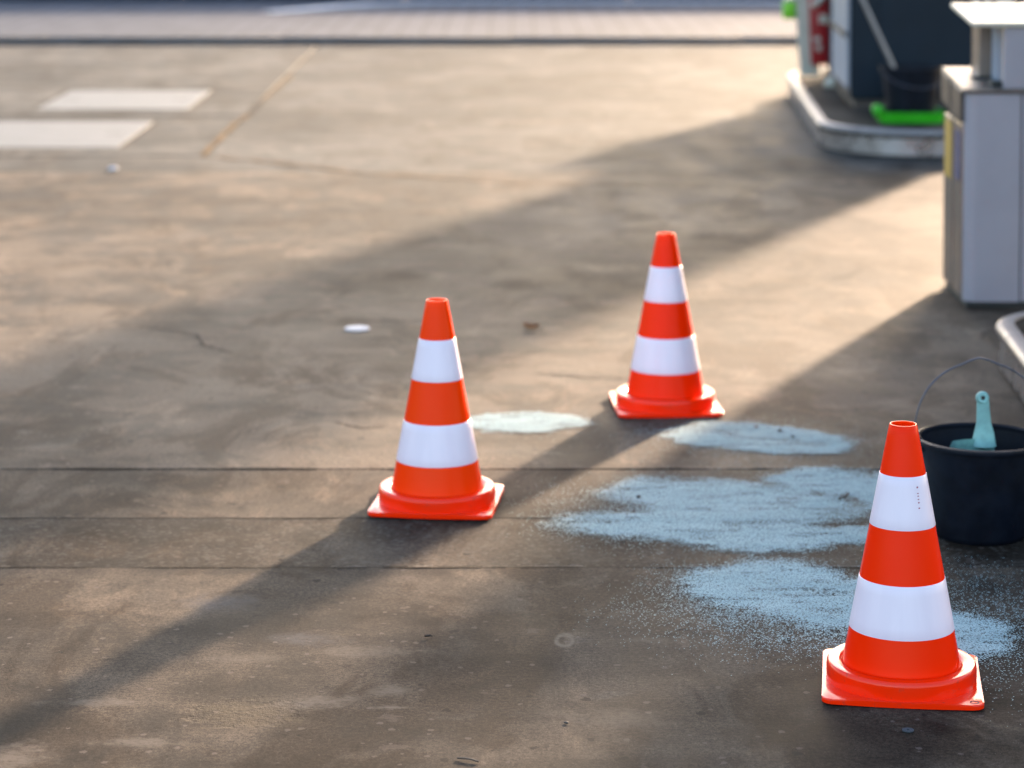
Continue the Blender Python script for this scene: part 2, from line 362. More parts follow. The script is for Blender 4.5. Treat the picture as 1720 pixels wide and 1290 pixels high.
court = thing('forecourt', None, None, kind='structure')
def slab(name, x0, x1, y0, y1, mat, top=0.0, bev=0.004):
    return obj(name, box(x0, x1, y0, y1, -0.12, top, bev, 2), mat, court)
J = 0.0006
slab('concrete_slab', -9, 14, -6, 5.632 - J, M['slab_front'], 0.0, 0.001)
slab('concrete_strip', -9, 14, 5.632 + J, 6.059 - 0.0007, M['strip_rough'], -0.0003, 0.001)
slab('concrete_strip', -9, 14, 6.059 + 0.0007, 6.549 - 0.006, M['strip'], 0.0003, 0.001)
slab('concrete_slab', -9, 14, 6.555, 12.80, M['slab_mid'], 0.0, 0.001)
obj('concrete_slab', prism([(-9, 12.801), (14, 12.801), (14, 21.63), (-1.64, 21.63), (-1.64, 13.49), (-9, 13.49)], -0.12, 0.0, 0.001), M['slab_far'], court)
slab('concrete_slab', -9, -1.66, 13.52, 15.58, M['slab_pad'], 0.001)
slab('concrete_slab', -9, -1.66, 15.62, 17.39, M['slab_pad'], 0.001)
slab('concrete_slab', -9, -1.66, 17.42, 21.63, M['slab_far'], 0.0)

def ribbon(pts, width, z, seed=0):
    bm = bmesh.new(); vs_ = []
    rr = random.Random(seed); P = []
    for a, b in zip(pts, pts[1:]):
        for k in range(12): P.append(Vector(a).lerp(Vector(b), k / 12))
    P.append(Vector(pts[-1]))
    for i, p in enumerate(P):
        d = (P[min(i + 1, len(P) - 1)] - P[max(0, i - 1)]).normalized(); n = Vector((-d.y, d.x)); ww = width * (0.35 + 0.9 * rr.random()) / 2
        p = p + n * (rr.random() - 0.5) * width * 0.5
        vs_.append((bm.verts.new((p.x + n.x * ww, p.y + n.y * ww, z)), bm.verts.new((p.x - n.x * ww, p.y - n.y * ww, z))))
    for a, b in zip(vs_, vs_[1:]): bm.faces.new((a[0], a[1], b[1], b[0]))
    return bm
obj('sealant_line', ribbon([(-1.66, 13.5), (-1.665, 15.2), (-1.63, 15.62)], 0.04, 0.005, 1), M['sealant'], court)
obj('sealant_line', ribbon([(-1.63, 15.62), (-1.64, 16.6)], 0.045, 0.005, 2), M['tar'], court)
obj('sealant_line', ribbon([(-1.64, 16.6), (-1.61, 18.5)], 0.025, 0.005, 3), M['sealant'], court)
obj('sealant_line', ribbon([(-1.66, 13.48), (-1.2, 13.15), (-0.75, 12.75), (0.12, 12.33), (0.9, 12.28)], 0.03, 0.005, 4), M['sealant'], court)

jr = random.Random(21)
for y, n_, wmax, mats in ((5.633, 26, 0.010, ('chipped', 'chipped', 'tar')), (6.0595, 16, 0.007, ('chipped', 'tar')), (6.549, 22, 0.016, ('tar', 'tar', 'chipped'))):
    for k in range(n_):
        x0 = -1.3 + 2.6 * jr.random(); L = 0.03 + 0.22 * jr.random() ** 2; y1 = y + (jr.random() - 0.5) * 0.006
        obj('joint_edge', ribbon([(x0, y1), (x0 + L * 0.5, y1 + (jr.random() - 0.5) * 0.004), (x0 + L, y1)], wmax * (0.35 + 0.65 * jr.random()), 0.0022 + 0.0006 * jr.random(), 100 + k), M[jr.choice(mats)], court)
for k, pts in enumerate(([(-1.36, 8.62), (-1.22, 8.53), (-1.06, 8.42), (-1.01, 8.22), (-0.9, 8.1)], [(1.2, 9.5), (1.28, 9.6), (1.37, 9.78)], [(0.08, 7.78), (0.22, 7.72), (0.36, 7.70)], [(-0.75, 8.72), (-0.55, 8.66), (-0.3, 8.67)], [(-0.5, 7.1), (-0.42, 7.02), (-0.36, 7.05)])):
    obj('crack', ribbon(pts, 0.009, 0.002, 300 + k), M['tar'], court)
# far kerb, paved strip, marking, road
far = thing('far_pavement', None, None, kind='structure')
obj('paving', box(-14, 20, 21.92, 27.35, -0.1, 0.045, 0.0), M['paver'], far)
for i in range(17):
    x0 = -14 + 2 * i
    obj('kerbstone', box(x0 + 0.002, x0 + 1.998, 21.66, 21.915, -0.1, 0.055, 0.005), M['kerbstone'], far, smooth=30)
bm = bmesh.new(); P = [(-2.45, 25.3), (-2.15, 25.75), (-1.85, 26.25), (-1.45, 26.75), (-0.9, 27.05), (0, 27.1), (3, 27.05), (8, 27.0), (16, 26.95)]; W_ = [0.22, 0.3, 0.34, 0.38, 0.4, 0.4, 0.4, 0.4, 0.4]
q = []
for i, p in enumerate(P):
    d = (Vector(P[min(i + 1, len(P) - 1)]) - Vector(P[max(0, i - 1)])).normalized(); n = Vector((-d.y, d.x)) * W_[i] / 2
    q.append((bm.verts.new((p[0] + n.x, p[1] + n.y, 0.05)), bm.verts.new((p[0] - n.x, p[1] - n.y, 0.05))))
for a, b in zip(q, q[1:]): bm.faces.new((a[0], a[1], b[1], b[0]))
obj('white_marking', bm, M['white_paint'], far)
tag(obj('road', box(-40, 60, 27.36, 60, -0.1, 0.0), M['asphalt']), kind='structure')
wl = thing('low_wall', 'low dark wall behind the white line at the top edge', 'wall', (0, 28.2, 0))
for i in range(9):
    obj('wall_panel', box(-6.2 + 2.5 * i + 0.01, -6.2 + 2.5 * (i + 1) - 0.01, 0, 0.25, 0, 0.8, 0.015), M['wall_dark'], wl, smooth=30)

# tread plates over the tank shafts
for k, (x0, x1, y0, y1) in enumerate([(-3.02, -2.06, 15.98, 17.28), (-3.22, -2.17, 13.86, 15.26)]):
    t = thing('shaft_cover', ['pale galvanised tread plate set in the forecourt, farther of the two', 'pale galvanised tread plate set in the forecourt, nearer, cut by the left edge'][k], 'metal plate', ((x0 + x1) / 2, (y0 + y1) / 2, 0), 0, 'shaft cover plates')
    hx, hy = (x1 - x0) / 2, (y1 - y0) / 2
    obj('plate', box(-hx, hx, -hy, hy, 0.001, 0.0035, 0.001), M['plate_steel'], t)
    obj('plate_rim', sweep_rr(0, 0, hx + 0.012, hy + 0.012, 0.015, [(0, 0.001), (0.02, 0.001), (0.02, 0.0025), (0, 0.0025)], 3), M['tar'], t)
    for sx in (-1, 1):
        obj('lifting_slot', prism(rrect(sx * hx * 0.75, 0, 0.05, 0.012, 0.01, 4), 0.0035, 0.0042), M['tar'], t)

# ------------------------------------------------------------------ pump islands
def island(name, label, cx, cy, hx, hy, r, rz):
    t = thing(name, label, 'kerb island', (cx, cy, 0), rz)
    H = 0.15
    obj('kerb_plate', sweep_rr(0, 0, hx - 0.012, hy - 0.012, r - 0.012, [(0, 0.012), (0, 0.102), (-0.02, 0.102), (-0.02, 0.012)], 20), M['steel'], t, smooth=35)
    obj('toe_gap', sweep_rr(0, 0, hx - 0.03, hy - 0.03, r - 0.03, [(0, 0.0), (0, 0.125), (-0.02, 0.125), (-0.02, 0.0)], 20), M['dark_gap'], t, smooth=35)  # dark toe joint; same dark colour paints the shade under the rail overhang
    prof = [(-0.012, 0.112)] + [(-0.018 + 0.020 * math.cos(a), 0.131 + 0.019 * math.sin(a)) for a in [R(d) for d in (-70, -40, -10, 20, 50, 80)]] + [(-0.055, 0.149), (-0.055, 0.138)]
    obj('kerb_rail', sweep_rr(0, 0, hx, hy, r, prof, 20), M['rail'], t, smooth=50)
    obj('island_fill', prism(rrect(0, 0, hx - 0.052, hy - 0.052, r - 0.052, 16), 0.0, 0.143), M['island_top'], t)
    return t
island('pump_island', 'far raised island with stainless kerb under the dark pump', 2.62, 15.35, 0.86, 2.0, 0.55, R(-3))
island('pump_island', 'near raised island with worn metal kerb behind the black bucket', 2.17, 6.3, 0.74, 1.78, 0.32, R(-3))

# ------------------------------------------------------------------ far fuel pump
pz = 0.143
fp = thing('fuel_pump', 'dark navy fuel pump with red and white side on the far island', 'fuel pump', (1.95, 14.55, pz), R(-2.5))
obj('cabinet', box(0.0, 1.0, 0.0, 1.14, 0.06, 2.35, 0.012), M['navy'], fp)
obj('plinth', box(0.03, 0.95, 0.03, 2.3, 0.0, 0.06, 0.004), M['dark_taupe'], fp)
obj('front_panel', box(0.17, 0.90, -0.012, -0.001, 0.09, 0.86, 0.004), M['navy'], fp)
obj('side_panel', box(-0.014, -0.001, 0.03, 1.12, 0.12, 2.3, 0.003), M['grey_blue'], fp)
obj('side_column', box(0.10, 0.60, 1.145, 1.75, 0.05, 2.35, 0.01), M['grey_blue'], fp)
obj('shadow_filler', box(0.03, 0.60, 1.755, 2.0, 0.06, 0.75, 0.01), M['navy'], fp)  # added box, fills a lit gap so the pump shadow stays joined
obj('black_strap', box(-0.03, -0.015, 0.03, 1.12, 0.415, 0.45, 0.004), M['dark_gap'], fp)
fin = obj('side_fin', prism([(-0.139, 2.02), (-0.02, 2.02), (-0.02, 2.12), (-0.139, 2.12)], 0.02, 0.72, 0.01), M['white_enamel'], fp)
for v in fin.data.vertices:
    if v.co.z > 0.5 and v.co.x < -0.1: v.co.x -= 0.05
rp = obj('red_panel', box(-0.079, 0.03, 1.93, 2.01, 0.10, 0.68, 0.008), M['red'], fp, smooth=30)
for v in rp.data.vertices:
    if v.co.z > 0.5 and v.co.x < -0.05: v.co.x -= 0.025
for z0, z1, x0, x1 in ((0.375, 0.43, -0.03, 0.022), (0.255, 0.285, -0.07, -0.02), (0.195, 0.235, -0.05, -0.015)):
    obj('pale_mark', box(x0, x1, 1.922, 1.929, z0, z1, 0.002), M['white_enamel'], fp)
obj('foot', lathe([(0, 0), (0.05, 0), (0.045, 0.03), (0.02, 0.06), (0, 0.06)], 20), M['white_enamel'], fp, True, (0.02, 1.5, 0.0))
nz = obj('nozzle_spout', tube([(-0.085, 1.85, 0.49), (-0.045, 1.84, 0.52), (0.0, 1.83, 0.57)], [0.018, 0.02, 0.022], 12), M['white_enamel'], fp, True)
obj('nozzle_guard', lathe([(0, -0.06), (0.045, -0.06), (0.055, -0.045), (0.055, 0.04), (0.048, 0.055), (0, 0.058)], 20), M['green2'], fp, 40, (-0.205, 2.07, 0.455))
obj('nozzle_cap', lathe([(0, 0), (0.05, 0), (0.05, 0.02), (0, 0.03)], 20), M['white_enamel'], fp, 40, (-0.205, 2.07, 0.515))
obj('nozzle_bracket', tube([(-0.17, 2.07, 0.46), (-0.12, 2.07, 0.46)], 0.02, 8), M['wire'], fp)
for k in range(3):
    obj('display_panel', box(0.70 + 0.065 * k, 0.735 + 0.065 * k + (0.06 if k == 2 else 0), -0.02, -0.013, 0.56, 0.70, 0.002), M['white_enamel'], fp)
# bucket, tray, squeegee
def bucket(name, label, loc, rz, r_top, r_bot, h, bail_up, with_cat='bucket'):
    t = thing(name, label, with_cat, loc, rz)
    tk = 0.004
    prof = [(0, 0.006), (r_bot - 0.012, 0.006), (r_bot - 0.004, 0.0), (r_bot, 0.004), (r_bot + 0.002, 0.012)]
    n = 8
    for i in range(n + 1): prof.append((r_bot + 0.002 + (r_top - r_bot - 0.002) * i / n, 0.012 + (h - 0.02) * i / n))
    prof += [(r_top - tk, h - 0.008)]
    for i in range(n + 1):
        f = 1 - i / n; prof.append((r_bot + 0.002 - tk + (r_top - r_bot - 0.002) * f, 0.014 + (h - 0.024) * f))
    prof += [(0, 0.012)]
    obj('bucket_body', lathe(prof, 72), M['black_plastic'], t, 40)
    rim = [(r_top - tk, h - 0.012), (r_top + 0.006, h - 0.012), (r_top + 0.009, h - 0.006), (r_top + 0.007, h), (r_top, h + 0.002), (r_top - tk - 0.001, h - 0.002)]
    obj('rim', lathe(rim, 72, True), M['black_plastic'], t, 50)
    for s in (-1, 1):
        obj('handle_ear', box(s * (r_top + 0.006) - 0.009, s * (r_top + 0.006) + 0.009, -0.016, 0.016, h - 0.034, h + 0.006, 0.005), M['black_plastic'], t, 40)
    pts = []; rr = r_top + 0.012
    for k in range(33):
        a = math.pi * k / 32; x = -rr * math.cos(a)
        zz = math.sin(a) ** 0.82 * (rr * 1.17)
        zz += 0.010 * max(0, 1 - abs(x) / 0.045)            # kink where the grip was
        if bail_up: pts.append((x, 0.012 * math.sin(a), h - 0.008 + zz))
        else: pts.append((x, -rr * 0.98 * math.sin(a) - 0.004, h - 0.008 - 0.55 * rr * math.sin(a)))
    obj('wire_handle', tube(pts, 0.0022 if bail_up else 0.003, 8), M['wire'], t, True)
    return t
bucket('bucket', 'black plastic bucket on the lime green tray by the far pump', (2.21, 13.96, 0.143 + 0.030), R(10), 0.165, 0.125, 0.27, False)
tr = thing('plastic_tray', 'lime green tray under the black bucket on the far island', 'tray', (2.20, 13.95, 0.143), R(-3))
obj('tray_base', prism(rrect(0, 0, 0.165, 0.15, 0.04, 6), 0.0, 0.026, 0.006), M['green'], tr, 40)
obj('tray_wall', sweep_rr(0, 0, 0.175, 0.16, 0.05, [(-0.010, 0.0), (0.0, 0.004), (0.010, 0.060), (0.004, 0.060), (-0.010, 0.02)], 6), M['green'], tr, 50)
obj('tray_grip', box(-0.215, -0.165, -0.16, -0.08, 0.045, 0.10, 0.012), M['green'], tr, 40)
sq = thing('squeegee', 'long silver handled squeegee leaning in the far black bucket', 'squeegee', (2.13, 13.97, 0.143))
obj('pole', tube([(0.03, 0.0, 0.06), (-0.02, 0.0, 0.30), (-0.28, 0.02, 0.86)], [0.013, 0.013, 0.013], 12), M['rail'], sq, 40)
obj('grip', tube([(-0.275, 0.02, 0.85), (-0.34, 0.025, 1.0)], 0.017, 12), M['black_plastic'], sq, 40)
obj('head', box(-0.06, 0.12, -0.02, 0.02, 0.036, 0.075, 0.006), M['black_plastic'], sq, 40)

# ------------------------------------------------------------------ service unit with bins
u = thing('service_unit', 'grey forecourt bin cabinet with flat roof, right edge', 'bin cabinet', (1.604, 8.92, 0), R(-0.5))
Hb = 0.78
bm = prism([(0.02, 0.0), (0.192, 0.0), (0.192, 0.44), (0.02, 0.44)], 0.022, Hb - 0.045)
obj('cabinet_body', box(0.012, 0.795, 0.012, 0.45, 0.015, Hb - 0.015, 0.01), M['dark_gap'], u)
bm.free()
pts = [(0.003 + 0.045 * (1 - math.cos(R(a))), 0.045 - 0.045 * math.sin(R(a))) for a in range(0, 91, 15)]
pl = pts + [(0.197, 0.0), (0.197, 0.02), (0.045, 0.03), (0.02, 0.046)]
obj('front_panel', prism(pl, 0.022, Hb - 0.018), M['grey_enamel'], u, 30)
obj('front_panel', box(0.203, 0.39, 0.0, 0.02, 0.022, Hb - 0.018, 0.003), M['grey_enamel'], u)
obj('bin_door', box(0.0, 0.014, 0.055, 0.235, 0.03, Hb - 0.13, 0.004), M['taupe'], u)
obj('bin_door', box(0.0, 0.014, 0.262, 0.455, 0.03, Hb - 0.13, 0.004), M['taupe'], u)
obj('bin_flap', box(-0.012, 0.02, 0.035, 0.235, Hb - 0.125, Hb - 0.012, 0.006), M['dark_taupe'], u)
obj('bin_flap', box(-0.012, 0.02, 0.262, 0.465, Hb - 0.125, Hb - 0.012, 0.006), M['dark_taupe'], u)
obj('blue_sticker', prism(rrect(0, 0, 0.09, 0.055, 0.02, 4), 0, 0.002), M['blue'], u, False, (-0.0005, 0.145, 0.53), (0, R(-90), 0))
obj('yellow_sticker', prism(rrect(0, 0, 0.105, 0.07, 0.004, 4), 0, 0.002), M['yellow'], u, False, (-0.0005, 0.355, 0.53), (0, R(-90), 0))
obj('plinth', box(0.01, 0.80, 0.006, 0.455, 0.0, 0.02, 0.002), M['dark_gap'], u)
obj('counter', box(-0.008, 0.81, -0.006, 0.465, Hb - 0.014, Hb, 0.004), M['taupe'], u)
obj('back_column', box(0.09, 0.16, 0.24, 0.40, Hb + 0.001, 1.0, 0.004), M['taupe'], u)
obj('inner_column', box(0.13, 0.19, 0.10, 0.22, Hb + 0.001, 1.0, 0.004), M['grey_blue'], u)
obj('upper_panel', box(0.138, 0.80, 0.004, 0.09, Hb + 0.001, 1.0, 0.004), M['grey_enamel'], u)
obj('slot_plate', box(0.06, 0.14, 0.20, 0.25, Hb + 0.001, Hb + 0.028, 0.004), M['dark_gap'], u)
obj('slot_plate', box(0.10, 0.16, 0.04, 0.10, Hb + 0.001, Hb + 0.025, 0.004), M['dark_gap'], u)
obj('roof_panel', box(0.02, 0.82, -0.01, 0.46, 1.001, 1.018, 0.005), M['white_enamel'], u)
obj('front_panel', box(0.396, 0.80, 0.0, 0.02, 0.022, Hb - 0.018, 0.003), M['grey_enamel'], u)

for o in list(u.children):
    if o.name.split('.')[0] in ('counter', 'bin_flap', 'cabinet_body', 'roof_panel'):
        for v in o.data.vertices:
            if v.co.z > Hb - 0.2: v.co.z += 0.09 * max(0, v.co.y)
# fuel pump of the near island: just outside the frame, it shades the nearest cone
np_ = thing('fuel_pump', 'dark fuel pump on the near island just beyond the right edge', 'fuel pump', (1.70, 6.40, 0.143), R(-3))
obj('plinth', box(0.02, 0.9, 0.02, 1.38, 0.0, 0.06), M['dark_taupe'], np_)
obj('cabinet', box(0.0, 0.92, 0.0, 1.4, 0.06, 1.75, 0.012), M['navy'], np_)
obj('display_panel', box(0.2, 0.7, -0.012, -0.001, 1.2, 1.5, 0.003), M['grey_blue'], np_)
obj('side_column', box(-0.02, 0.08, 1.42, 1.54, 0.0, 1.75, 0.006), M['grey_blue'], np_)

# ------------------------------------------------------------------ traffic cones
def cone_parts():
    d = {}
    bm = prism(rrect(0, 0, 0.15, 0.15, 0.022, 8), 0.0, 0.010, 0.003, 3)
    bmesh.ops.triangulate(bm, faces=[f for f in bm.faces if len(f.verts) > 4])
    bmesh.ops.subdivide_edges(bm, edges=[e for e in bm.edges if e.calc_length() > 0.05], cuts=3, use_grid_fill=True)
    for v in bm.verts:                                    # soft plastic: corners curl a little
        q = max(0, math.hypot(v.co.x, v.co.y) - 0.14) / 0.06
        if v.co.z > 0.0: v.co.z += 0.004 * q * (1 + 0.6 * math.sin(3 * math.atan2(v.co.y, v.co.x)))
        else: v.co.z = 0.0005 + 0.0025 * q
    d['base_plate'] = (bm, 'orange_gloss', 35)
    col_ = [(0.118, 0.010), (0.1425, 0.010), (0.1425, 0.035), (0.1415, 0.0415), (0.1385, 0.0452), (0.134, 0.0458), (0.120, 0.0458), (0.116, 0.044), (0.1125, 0.040)]
    d['collar'] = (lathe(col_, 96), 'orange_gloss', 40)
    def rad(z): return 0.1125 + (0.0262 - 0.1125) * (z - 0.04) / 0.46
    out = [(0.1165, 0.032), (0.1135, 0.036)] + [(rad(z), z) for z in np.linspace(0.042, 0.497, 24)] + [(rad(0.5) - 0.0008, 0.4995), (rad(0.5) - 0.0028, 0.4995)] + [(rad(z) - 0.004, z) for z in np.linspace(0.497, 0.03, 12)]
    d['cone_body'] = (lathe(out, 96), 'orange', 50)
    for k, (z0, z1) in enumerate(((0.111, 0.2085), (0.309, 0.407))):
        e = 0.0009
        pr = [(rad(z0) - 0.0004, z0), (rad(z0) + e * 0.7, z0 + 0.0002)] + [(rad(z) + e, z) for z in np.linspace(z0 + 0.001, z1 - 0.001, 6)] + [(rad(z1) + e * 0.7, z1 - 0.0002), (rad(z1) - 0.0004, z1)]
        d['reflective_band' + (' ' * k)] = (lathe(pr, 96), 'band', 50)
    return d
def make_cone(label, loc, rz, tilt=(0, 0), printed=False, body_mat='orange'):
    t = thing('traffic_cone', label, 'traffic cone', loc, rz, 'traffic cones on the forecourt')
    t.rotation_euler = (tilt[0], tilt[1], rz); t.scale = (1.012, 1.012, 1.018)
    body = None; made = {}
    for k, (bm, m, s) in cone_parts().items():
        o = obj(k.strip(), bm, M[body_mat if k == 'cone_body' else m], t, s)
        if k == 'cone_body': body = o
        if k.startswith('reflective'): o.parent = body
    if printed:
        for z, hh in ((0.388, 0.0016), (0.377, 0.0008), (0.372, 0.0008), (0.366, 0.0008), (0.360, 0.0012), (0.350, 0.0012)):
            rr_ = 0.1125 + (0.0262 - 0.1125) * (z - 0.04) / 0.46 + 0.0012; a = R(-57)
            obj('print_mark', box(-0.0016, 0.0016, -0.0002, 0.0002, -hh, hh), M['print_red'], body, False, (rr_ * math.cos(a), rr_ * math.sin(a), z), (0, 0, a + R(90)))
    for sx, sy in ((-1, 1), (1, -1)):
        obj('locating_hole', lathe([(0, 0.0115), (0.006, 0.0115), (0.007, 0.0125), (0.0085, 0.0125), (0.009, 0.010)], 16), M['dark_gap'], t, True, (sx * 0.132, sy * 0.132, 0.0))
    return t
make_cone('largest traffic cone, in front of the black bucket', (0.755, 4.832, 0.0), R(-7.5), printed=True)
make_cone('traffic cone left of the blue powder, casting a long shadow leftward', (-0.185, 6.19, 0.002), R(-6.4), body_mat='sunlit_orange')
make_cone('farthest traffic cone, standing behind the blue powder patches', (0.447, 7.30, 0.001), R(3.5))

# ------------------------------------------------------------------ near bucket and scoop
bucket('bucket', 'black plastic bucket with raised wire handle on the ground near the largest cone', (1.106, 5.913, 0.0), R(4), 0.146, 0.108, 0.232, True)
sc = thing('scoop', 'pale teal plastic scoop standing upright in the black bucket', 'scoop', (1.105, 5.93, 0.013), R(0))
bm = bmesh.new()
prof = [(0.0, 0.213, 0.046), (0.0, 0.195, 0.054), (0.0, 0.12, 0.050), (0.0, 0.03, 0.04)]
rows = []
for y, z, hw in prof:
    row = []
    for k in range(13):
        f = -1 + 2 * k / 12; row.append(bm.verts.new((-0.012 + f * hw, 0.020 - 0.030 * (1 - f * f) - 0.0, z - 0.012 * (f * f))))
    rows.append(row)
for a, b in zip(rows, rows[1:]):
    for k in range(12): bm.faces.new((a[k], a[k + 1], b[k + 1], b[k]))
bmesh.ops.solidify(bm, geom=bm.faces[:], thickness=0.004)
obj('scoop_blade', bm, M['teal_plastic'], sc, 60)
hb = tube([(0.012, 0.0, 0.195), (0.013, -0.001, 0.225), (0.012, 0.0, 0.25), (0.011, 0.001, 0.275), (0.010, 0.002, 0.298), (0.009, 0.002, 0.305)], [0.030, 0.024, 0.0175, 0.016, 0.015, 0.014], 20)
for v in hb.verts: v.co.y = v.co.y * 0.65
obj('scoop_handle', hb, M['teal_plastic'], sc, 50)
obj('handle_knob', lathe([(0.0055, -0.009), (0.012, -0.009), (0.0155, -0.004), (0.0155, 0.004), (0.012, 0.009), (0.0055, 0.009)], 28, True), M['teal_plastic'], sc, 40, (0.0085, 0.0, 0.309), (R(80), 0, 0))
obj('knob_hole', lathe([(0, -0.004), (0.0054, -0.004), (0.0054, 0.004), (0, 0.004)], 16), M['dark_gap'], sc, False, (0.0085, 0.0, 0.309), (R(80), 0, 0))

# ------------------------------------------------------------------ spilled blue powder: real grains
def vnoise(x, y, s, seed):
    g = np.random.default_rng(seed).random((257, 257)); X = x * s % 256; Y = y * s % 256
    i = X.astype(int); j = Y.astype(int); fx = X - i; fy = Y - j; fx = fx * fx * (3 - 2 * fx); fy = fy * fy * (3 - 2 * fy)
    return (g[i, j] * (1 - fx) + g[i + 1, j] * fx) * (1 - fy) + (g[i, j + 1] * (1 - fx) + g[i + 1, j + 1] * fx) * fy
def powder_mat():
    t = NT('pale_blue_powder'); v = t.coord()
    n = t.noise(t.coord(scale=(0.6, 2.0, 1)), 7, 5, 0.65); g = t.noise(v, 260, 3, 0.7)
    c = t.mix(t.ramp(n, 0.35, 0.68), (0.275, 0.40, 0.41), (0.355, 0.48, 0.485))
    c = t.mix(t.ramp(g, 0.35, 0.7, 0, 0.4), c, (0.41, 0.52, 0.52))
    t.set(Base_Color=c, Roughness=0.85); t.bsdf.inputs['Specular IOR Level'].default_value = 0.2
    return t.m
M['powder'] = powder_mat()
def powder(label, ells, seed, cell=0.0032, halo=()):
    xs = [e[0] - 2.1 * e[2] for e in ells] + [e[0] - 1.2 * e[2] for e in halo]; xe = [e[0] + 2.1 * e[2] for e in ells] + [e[0] + 1.2 * e[2] for e in halo]
    ys = [e[1] - 2.1 * e[3] for e in ells] + [e[1] - 1.2 * e[3] for e in halo]; ye = [e[1] + 2.1 * e[3] for e in ells] + [e[1] + 1.2 * e[3] for e in halo]
    X, Y = np.meshgrid(np.arange(min(xs), max(xe), cell), np.arange(min(ys), max(ye), cell), indexing='ij')
    rg = np.random.default_rng(seed); X = X + (rg.random(X.shape) - .5) * cell; Y = Y + (rg.random(X.shape) - .5) * cell
    wob = (vnoise(X + 9, Y + 3, 9, seed) - .5) * 0.30 + (vnoise(X + 5, Y + 7, 26, seed + 1) - .5) * 0.18 + (vnoise(X + 5, Y + 7, 70, seed + 2) - .5) * 0.12
    dens = np.zeros_like(X)
    for (cx, cy, rx, ry, ang, soft) in ells:
        ca, sa = math.cos(R(ang)), math.sin(R(ang)); dx = (X - cx); dy = (Y - cy)
        q = np.hypot((dx * ca + dy * sa) / rx, (-dx * sa + dy * ca) / ry) + wob
        soft = soft * 1.45; core = np.clip((1 + soft - q) / (2 * soft), 0, 1); core = core * core * (3 - 2 * core)
        hal = 0.15 * np.exp(-np.maximum(q - 1, 0) * 4.6) * (q > 0)
        dens = 1 - (1 - dens) * (1 - core) * (1 - hal)
    for (cx, cy, rx, ry, k) in halo:
        q = np.hypot((X - cx) / rx, (Y - cy) / ry) + wob * 0.8
        dens = 1 - (1 - dens) * (1 - k * np.clip(1.15 - q, 0, 1))
    # thin worn spots inside the cores
    dens *= 1 - 0.28 * np.clip((vnoise(X * 0.6 + 2, Y * 1.8 + 5, 22, seed + 5) - .62) * 5, 0, 1)
    keep = (rg.random(X.shape) < dens) & (dens > 0.004)
    x = X[keep]; y = Y[keep]; n = len(x); dk = dens[keep]
    r = cell * (0.24 + 0.24 * rg.random(n) + 0.46 * dk); a = rg.random(n) * 6.28; z = 0.0022 + 0.0018 * rg.random(n); tl = (rg.random((n, 4)) - .5) * 0.0005
    V = np.empty((n, 4, 3))
    for k in range(4):
        V[:, k, 0] = x + r * np.cos(a + k * math.pi / 2); V[:, k, 1] = y + r * np.sin(a + k * math.pi / 2); V[:, k, 2] = z + tl[:, k]
    me = bpy.data.meshes.new('absorbent_powder')
    me.vertices.add(n * 4); me.vertices.foreach_set('co', V.ravel())
    me.loops.add(n * 4); me.loops.foreach_set('vertex_index', np.arange(n * 4, dtype=np.int32))
    me.polygons.add(n); me.polygons.foreach_set('loop_start', np.arange(0, n * 4, 4, dtype=np.int32)); me.update(calc_edges=True)
    o = link('absorbent_powder', me, M['powder'], None, False)
    tag(o, label, 'powder', 'spilled blue powder', 'stuff'); return o
powder('pale blue powder patch between the two far cones, partly in sunlight', [(0.034, 7.085, 0.150, 0.135, 0, 0.10), (0.12, 7.09, 0.10, 0.09, 0, 0.14)], 11)
powder('pale blue powder patch in front of the farthest cone', [(0.60, 6.93, 0.20, 0.15, -8, 0.16), (0.75, 6.85, 0.17, 0.15, 0, 0.14)], 12, halo=[(0.66, 6.85, 0.42, 0.3, 0.14)])
powder('large pale blue powder patch left of the bucket, beside the largest cone',
       [(0.47, 6.28, 0.25, 0.16, -12, 0.22), (0.82, 6.42, 0.16, 0.13, 0, 0.2), (0.36, 5.98, 0.23, 0.13, 0, 0.26), (0.66, 6.13, 0.21, 0.15, 0, 0.2), (0.58, 5.88, 0.20, 0.13, 0, 0.2), (0.80, 5.90, 0.12, 0.075, 8, 0.3), (0.52, 6.08, 0.2, 0.12, 0, 0.25), (0.98, 6.28, 0.12, 0.2, 0, 0.2)], 13,
       halo=[(0.30, 6.12, 0.28, 0.36, 0.22), (0.62, 6.1, 0.5, 0.5, 0.07)])
powder('pale blue powder patch left of the largest cone', [(0.56, 5.50, 0.16, 0.18, -20, 0.24), (0.68, 5.36, 0.17, 0.19, 0, 0.2), (0.80, 5.24, 0.12, 0.18, 0, 0.2)], 14,
       halo=[(0.50, 5.36, 0.26, 0.30, 0.32), (0.64, 5.12, 0.26, 0.22, 0.26), (0.55, 5.3, 0.42, 0.42, 0.07)])
powder('pale blue powder patch right of the largest cone', [(0.925, 5.12, 0.105, 0.15, 0, 0.16)], 15, halo=[(1.0, 5.25, 0.22, 0.45, 0.22), (1.0, 5.0, 0.2, 0.4, 0.10)])

